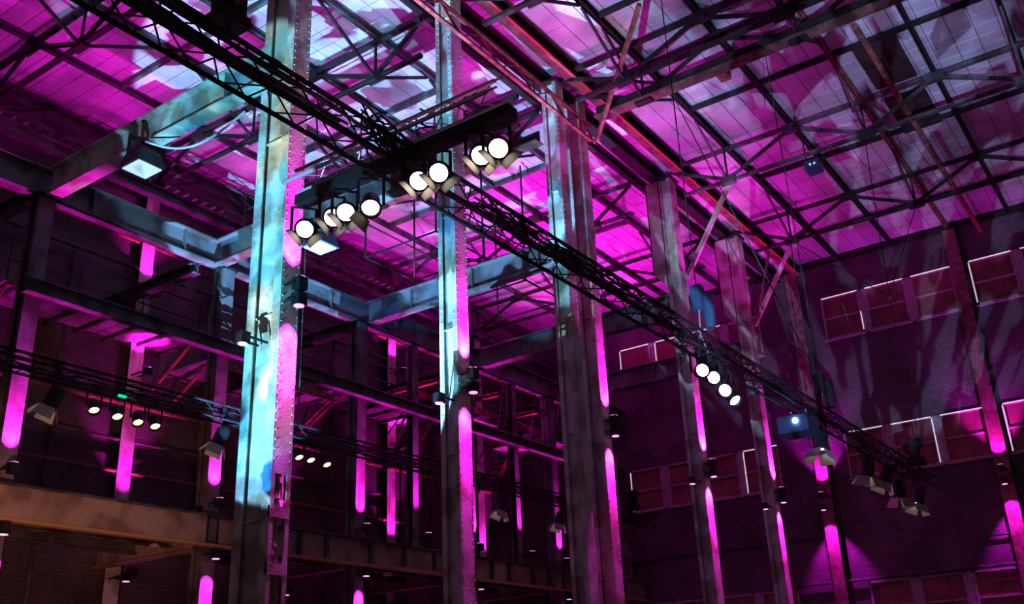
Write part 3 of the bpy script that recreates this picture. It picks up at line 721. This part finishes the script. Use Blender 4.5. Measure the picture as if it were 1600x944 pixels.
def lamp(p, aim, label, lens=M_LENS, doors=4, s=1.0, name='par_can', group=None, cat='stage lamp', dmat=None, topz=.38):
    """p = lamp body centre; aim = point it shines at"""
    p = Vector((p[0], p[1], Z(p[2]))); a = Vector((aim[0], aim[1], Z(aim[2])))
    d = (a-p).normalized(); head = math.atan2(d.y, d.x)-PI/2      # local +y faces the aim
    t = thing(name, label, cat, p, group, head)
    t.scale = (s, s, s)
    tilt = math.acos(max(-1, min(1, -d.z)))                          # 0 = straight down
    hz = inst('housing', name+'can', lambda: MB().ring(can_prof(), 20), M_BLACK, t, (0, 0, 0), (tilt, 0, 0), None, True)
    inst('lens', 'lens'+lens.name, lambda: MB().tube((0, 0, -.110), (0, 0, -.122), .10, 20), lens, hz)
    inst('yoke', 'yoke', yoke, M_BLACK, t); inst('clamp', 'clamp', clamp, M_BLACK, t)
    dm = dmat or M_BARN
    angs = {0: [], 1: [PI*1.25], 2: [PI*1.25, PI*.75], 4: [k*PI/2+.2 for k in range(4)]}[doors]
    for k in angs:
        inst('barn_door', 'leaf'+dm.name, leaf, dm, hz, (0, 0, 0), (0, 0, k))
    inst('gel_clip', 'clip', lambda: MB().ring([(.118, -.15), (.128, -.15), (.128, -.172), (.118, -.172), (.118, -.15)], 20), M_BLACK, hz)
    return t
AIM = (0.5, -1.0, 1.2)
for v, d in ((7.36, 'leftmost of the left four'), (6.93, 'second of the left four, dimmer face turned aside'), (6.74, 'third of the left four'), (6.36, 'rightmost of the left four, tipped down')):
    lamp((6.82, v, 5.00), AIM if v != 6.36 else (3, 3, -1), 'lit stage lamp on the black bar, '+d, doors=2 if v != 6.36 else 1, s=.92)
for v, d in ((5.72, 'first right of the crossing, partly hidden'), (5.46, 'large bright face right of the crossing'), (4.93, 'behind the outermost lamp'), (4.72, 'outermost at the right end of the bar, brightest')):
    lamp((6.82, v, 5.02), AIM, 'lit stage lamp on the black bar, '+d, doors=2, s=.92, dmat=M_BARNW if v in (5.72, 4.93) else None)
for u, z, d in ((14.25, 4.92, 'first'), (14.68, 4.90, 'second'), (15.1, 4.78, 'third'), (15.4, 4.77, 'last')):
    lamp((u, T1V+.2, z), (2, -3, 2.0) if d != 'last' else (12, 0, -3), 'lit stage lamp under far half of the long truss, %s of four from left' % d, doors=0)
for k, (u, zz) in enumerate(((9.9, 5.42), (10.38, 5.40), (10.82, 5.38), (11.2, 5.38))):
    lamp((u, 15.95, zz), (u-.6, 13.5, 1.5), 'warm glowing lamp under the distant truss at the left, %s of four' % ordn[k].replace('nearest', 'first'), M_LENSD, 0, .9)
for k, (u, zz) in enumerate(((14.9, 5.42), (15.25, 5.42), (15.75, 5.40))):
    lamp((u, 15.95, zz), (u-.6, 13.5, 1.5), 'warm amber lamp under distant truss right of nearest column, %s of three' % ordn[k].replace('nearest', 'first'), M_LENSD, 0, .9)
for k, (u, v, z, aim, d) in enumerate(((9.15, 15.95, 5.42, (8.5, 16.6, 3.2), 'left end of the distant truss'), (12.8, 15.95, 5.42, (12.2, 16.6, 3.2), 'distant truss just left of the nearest column'),
                                       (22.6, 15.95, 5.35, (22.0, 16.5, 3.0), 'distant truss left of the twin columns'), (25.6, 15.95, 5.35, (25.2, 16.5, 3.0), 'distant truss beside the twin columns'))):
    lamp((u, v, z), aim, 'barn door spotlight hanging on the '+d, M_LENS, 4, 1.3, 'barn_door_spot', dmat=M_BARNW)
for k, (u, z) in enumerate(((19.6, 4.78), (22.8, 4.78), (24.3, 4.85), (25.2, 4.62), (27.2, 4.72))):
    lamp((u, T1V+.1, z), (u-.5+(k%2)*.7, 6.2+(k%3)*.5, 2.2), 'barn door spotlight at far end of long truss, %s of five from left' % ordn[k].replace('nearest', 'first'), M_LENS, 4, 1.35, 'barn_door_spot', dmat=M_BARNW)

# column mounted magenta fixtures
def uplight(u, v, z, up, label, power=60, lit=True, s=1.0, lean=.07, tgt=None, ang=46, nrm=(0, 1), bl=.32, col=MAG):
    t = thing('wash_fixture', label, 'wash light', (u, v, Z(z)), None)
    dz = 1 if up else -1
    MB().box(u-.09*s, u+.09*s, v-.08*s, v+.08*s, Z(z)-.10*s, Z(z)+.10*s).build('housing', M_BLACK, t)
    zz = Z(z)+dz*.10*s
    MB().tube((u, v, zz), (u, v, zz+dz*.012), .08*s, 12).build('lens', M_MAGL, t)
    for k in (-.1, .1):
        du, dv = (k, 0) if nrm[1] else (0, k)
        MB().bar((u+du, v+dv, Z(z)), (u+du+bl*nrm[0], v+dv+bl*nrm[1], Z(z)), .03, .03).build('bracket', M_BLACK, t)
    if lit:
        q = (u+nrm[0]*lean, v+nrm[1]*lean, Z(z)+dz)
        spot('magenta_fixture_light', (u, v, zz+dz*.06), q, power, col, ang, .6, .04)
    return t
cn = ['nearest column', 'second column', 'twin columns', 'bracketed column behind the hoist', 'last front column']
for (u, v, z), c, pw in zip(((9.61, 10.40, 6.02), (13.95, 10.40, 5.65), (19.25, 10.40, 5.85), (24.5, 10.40, 5.75), (29.57, 10.40, 5.75)), cn, (2200, 2000, 2000, 2000, 2000)):
    uplight(u, v, z+.13, True, 'magenta wash fixture on the %s, pointing up' % c, pw, lean=.16, ang=62, bl=.2)
    uplight(u, v, z-.13, False, 'magenta wash fixture on the %s, pointing down' % c, pw*.8, lean=.16, ang=62, bl=.2)
for (u, v, z, c) in ((9.05, 10.95, 5.25, 'nearest column'), (13.45, 10.8, 5.28, 'second column'), (23.98, 10.8, 5.4, 'bracketed column behind the hoist'), (29.05, 10.8, 5.4, 'last front column')):
    uplight(u, v, z, False, 'small wash fixture on the shadowed left side of the '+c, lit=False, nrm=(1, 0), bl=.38, s=.9)
r2l = ['at the left edge of the view', 'left of the nearest front column', 'in the middle of the aisle', 'behind the second front column', 'left of the twin columns']
for u, c in zip(ROW2[1:6], r2l):
    uplight(u+.17, 17.70, 4.5, True, 'magenta uplight on the platform edge %s' % c, 2000, lean=.15, ang=60, bl=.25)
    uplight(u+.17, 17.70, 3.4, False, 'magenta downlight below the platform edge %s' % c, 2000, lean=.15, ang=60, bl=.25)
for u, c in ((21.32, 'left'), (26.42, 'right')):
    uplight(u, 17.55, 4.5, True, 'magenta uplight below the %s intermediate post' % c, 1200, lean=.075, ang=60, bl=.45)
for k, u in enumerate(BP):
    uplight(u+.2, 21.2, 4.5, True, 'magenta uplight at the back wall pilaster, %s from the left' % ordn[k].replace('nearest', 'first'), bl=.55, power= 800, lean=.10, ang=60)
    uplight(u+.2, 21.2, 3.3, False, 'magenta downlight under the platform at the back pilaster, %s from the left' % ordn[k].replace('nearest', 'first'), bl=.55, power= 1200, lean=.10, ang=60)
for k, z in ((1, 8.4), (3, 8.4), (1, 10.6), (3, 10.9)):
    uplight(BP[k]+.2, 21.2, z, True, 'magenta uplight high on the %s back wall pilaster, %s of the two' % (('', 'second', '', 'fourth')[k], 'lower' if z < 9 else 'upper'), bl=.55, power=380, lean=.12, ang=80)
for v, c in ((10.53, 'red lit corner pilaster'), (4.83, 'right edge pilaster')):
    uplight(UE-.75, v, 6.35, True, 'magenta uplight on the '+c, 700, nrm=(1, 0), lean=.25, ang=66, col=(.85, .01, .95), bl=.45)
    uplight(UE-.75, v, 5.95, False, 'magenta downlight on the '+c, 700, nrm=(1, 0), lean=.25, ang=66, col=(.85, .01, .95), bl=.45)

# floodlights under the cross beams
def flood(u, v, z, label, m=M_BLACK):
    t = thing('floodlight', label, 'floodlight', (u, v, Z(z)))
    b = MB(); b.hexa([(u-.3, v-.3, Z(z-.32)), (u+.3, v-.3, Z(z-.32)), (u+.3, v+.3, Z(z-.32)), (u-.3, v+.3, Z(z-.32)), (u-.22, v-.22, Z(z)), (u+.22, v-.22, Z(z)), (u+.22, v+.22, Z(z)), (u-.22, v+.22, Z(z))])
    b.build('housing', m, t)
    MB().box(u-.25, u+.25, v-.25, v+.25, Z(z-.34), Z(z-.322)).build('glass', M_GLASS, t)
    MB().box(u-.33, u-.30, v-.05, v+.05, Z(z-.2), Z(z+.25)).build('bracket', M_BLACK, t)
    MB().box(u+.30, u+.33, v-.05, v+.05, Z(z-.2), Z(z+.25)).build('bracket', M_BLACK, t)
    MB().box(u-.33, u+.33, v-.05, v+.05, Z(z+.24), Z(z+.28)).build('hanging_plate', M_BLACK, t)
    return t
flood(9.45, 14.6, 9.95, 'square floodlight with bright glass under the left cross beam')
flood(13.95, 14.5, 9.95, 'blue housed floodlight hanging below the lit lamps', M_BLUEH)
MBp = []
for i in range(25):
    s = i/24; MBp.append((9.3+.45*s, 14.35-2.2*s, Z(10.05-.45*math.sin(PI*s)*.9-.02*s)))
tag(MB().path(MBp, .022, 6).build('white_cable', M_WHITEC), 'white cable drooping from the left floodlight to the column', 'cable')

# chain hoists
def hoist(u, v, z, ztop, label, m=M_BLUEH, s=1.0):
    t = thing('chain_hoist', label, 'chain hoist', (u, v, Z(z)))
    MB().box(u-.10*s, u+.10*s, v-.09*s, v+.09*s, Z(z), Z(z)+.42*s).build('motor_body', m, t)
    MB().tube((u+.16*s, v-.10*s, Z(z)-.30*s), (u+.16*s, v-.10*s, Z(z)+.28*s), .085*s, 10, .11*s).build('chain_bag', m, t)
    MB().tube((u, v, Z(z)+.42*s), (u, v, Z(ztop)), .012, 6).build('chain', M_STEELG, t)
    MB().tube((u-.02, v+.02, Z(z)-.42*s), (u, v, Z(z)), .014, 6).build('hook_chain', M_ALU, t)
    for k in (-1, 1): MB().tube((u-.02, v+.02, Z(z)-.42*s), (u-.02+k*.12, v+.02+k*.14, Z(T1Z-.03)), .014, 6).build('sling', M_ALU, t)
    return t
hoist(14.35, 6.0, 6.0, 14.9, 'blue grey chain hoist lifting the middle of the long truss')
hoist(20.4, 6.0, 5.95, 14.9, 'dark chain hoist over the far part of the long truss', M_BLACK)
# moving lights
def moving_head(p, label, s=1.0, hang=True):
    u, v, z = p; t = thing('moving_head', label, 'moving light', (u, v, Z(z)))
    k = -1 if hang else 1
    MB().box(u-.19*s, u+.19*s, v-.17*s, v+.17*s, Z(z)-.07*s, Z(z)+.07*s).build('base', M_BLACK, t)
    for q in (-1, 1): MB().box(u+q*.17*s-.03*s, u+q*.17*s+.03*s, v-.07*s, v+.07*s, Z(z)+min(0, k*.42*s), Z(z)+max(0, k*.42*s)).build('yoke_arm', M_BLACK, t)
    MB().tube((u, v-.16*s, Z(z)+k*.40*s), (u+.05*s, v+.18*s, Z(z)+k*.30*s), .12*s, 12, .14*s).build('head', M_BLACK, t, True)
    MB().box(u-.02, u+.02, v-.02, v+.02, Z(z)-k*.14*s-.05, Z(z)-k*.05*s+.05).build('clamp', M_BLACK, t)
    return t
moving_head((4.75, 6.25, 6.0), 'large dark moving light silhouetted at the top left of the long truss', .8, False)
moving_head((27.9, 6.0, 5.76), 'dark moving light standing on the far end of the long truss', 1.25, False)
moving_head((30.4, 16.0, 6.28), 'dark moving light standing on the end of the distant truss', 1.2, False)
# small video projector with blue beam
t = thing('video_projector', 'small projector with a blue lens below the long truss', 'projector', (18.6, 6.1, Z(4.95)))
MB().box(18.35, 18.95, 5.75, 6.35, Z(4.72), Z(5.05)).build('housing', mat('navy_housing', (.02, .035, .06), .5), t)
MB().tube((18.35, 6.0, Z(4.93)), (18.30, 5.98, Z(4.93)), .05, 12).build('lens', M_BLUEL, t)
for s in (5.86, 6.15): MB().tube((18.65, s, Z(5.05)), (18.65, s, Z(5.23)), .015, 6).build('hanger', M_ALU, t)
t = thing('roof_lamp', 'tiny white lamp pair on a box under the right part of the roof', 'lamp', (25.3, 6.9, Z(13.9)))
MB().box(25.0, 25.5, 6.4, 6.8, Z(13.75), Z(14.0)).build('housing', M_BLUEH, t)
MB().tube((25.25, 6.78, Z(14.0)), (25.25, 6.78, Z(14.92)), .02, 6).build('hanger', M_STEEL, t)
for k in (0, .12): MB().tube((25.0, 6.5+k, Z(13.85)), (24.97, 6.5+k, Z(13.85)), .03, 8).build('lens', M_GLASS, t)
tag(MB().tube((10.35, 15.9, Z(5.7)), (10.5, 15.9, Z(5.7)), .03, 8).build('status_light', M_GREEN), 'tiny green status light on the distant truss', 'indicator')
# hanging wires and rods
for k, (a, b, lab) in enumerate((((19.3, 8.1, 13.8), (20.4, 6.05, 6.4), 'thin steel wire from the paired roof trusses to the dark hoist'),
                                 ((29.4, 8.85, 13.8), (29.45, 8.9, 6.4), 'pale steel rope hanging right of the last front column'),
                                 ((24.3, 4.9, 13.8), (31.5, 6.6, 11.9), 'long black rigging wire slanting down past the top windows'),
                                 ((29.4, 4.85, 13.8), (31.5, 6.6, 11.9), 'second black rigging wire meeting at the hanging shackle'),
                                 ((29.4, 8.8, 13.8), (31.5, 6.6, 11.9), 'third black rigging wire meeting at the hanging shackle'),
                                 ((31.5, 6.6, 11.9), (31.6, 6.55, -1.5), 'very thin rope dropping from the hanging shackle'),
                                 ((13.98, 15.0, 10.24), (13.98, 15.0, 5.6), 'pale vertical cord right of the nearest column'))):
    tag(MB().tube((a[0], a[1], Z(a[2])), (b[0], b[1], Z(b[2])), .014, 5).build('rigging_wire', M_STEELG if k in (0, 1, 5, 6) else M_CABLE), lab, 'wire')
tag(MB().tube((31.5, 6.6, Z(11.75)), (31.5, 6.6, Z(12.05)), .06, 8, .03).build('shackle', M_ALU), 'small shackle where the black rigging wires meet before the windows', 'shackle')

# ---------------------------------------------------------------- groups of look-alikes
def grp(cond, text):
    for o in bpy.data.objects:
        if o.parent is None and 'label' in o and 'group' not in o and cond(o): o['group'] = text
N = lambda n: (lambda o: o.name.split('.')[0] == n)
L = lambda n, t: (lambda o: o.name.split('.')[0] == n and t in o['label'])
for c, g in ((L('steel_column', 'slim aisle'), 'slim columns of the aisle row'), (N('steel_column'), 'steel columns of the front row'), (N('wall_pilaster'), 'pilasters on the end wall'),
             (N('back_pilaster'), 'pilasters on the back wall'), (N('intermediate_post'), 'intermediate posts under the long girder'), (N('tie_beam'), 'cross beams over the aisle'),
             (N('rear_tie_beam'), 'short beams to the back wall'), (N('platform_crossbeam'), 'cross beams under the low platform'), (N('platform_joist'), 'joists under the low platform'),
             (N('gallery'), 'galleries on the back wall'), (N('stair'), 'metal stairs at the back'), (L('wall_pipe', 'back brick'), 'long pipes on the back wall'), (N('riser_pipe'), 'upright pipes on the back wall'),
             (N('roof_girder'), 'roof girders over the front row'), (N('roof_truss'), 'roof trusses across the hall'), (N('raking_brace'), 'raking braces under the roof'), (N('roof_bracket'), 'brackets under the roof'),
             (N('cable_bundle'), 'cable bundles on the lighting trusses'), (N('cable_loop'), 'cable loops at the truss crossing'), (L('par_can', 'black bar'), 'lit lamps on the black bar'),
             (L('par_can', 'far half'), 'lit lamps under the far half of the long truss'), (L('par_can', 'at the left'), 'warm lamps under the distant truss at the left'),
             (L('par_can', 'amber'), 'amber lamps under the distant truss'), (N('barn_door_spot'), 'barn door spotlights on the trusses'), (N('wash_fixture'), 'wash fixtures on columns and pilasters'),
             (N('floodlight'), 'floodlights under the cross beams'), (N('chain_hoist'), 'chain hoists of the long truss'), (N('moving_head'), 'moving lights on the trusses'),
             (N('rigging_wire'), 'rigging wires'), (N('tube_lamp'), 'tube lamps under the platform'), (N('ceiling_lamp'), 'round lamps under the platform girder')):
    grp(c, g)
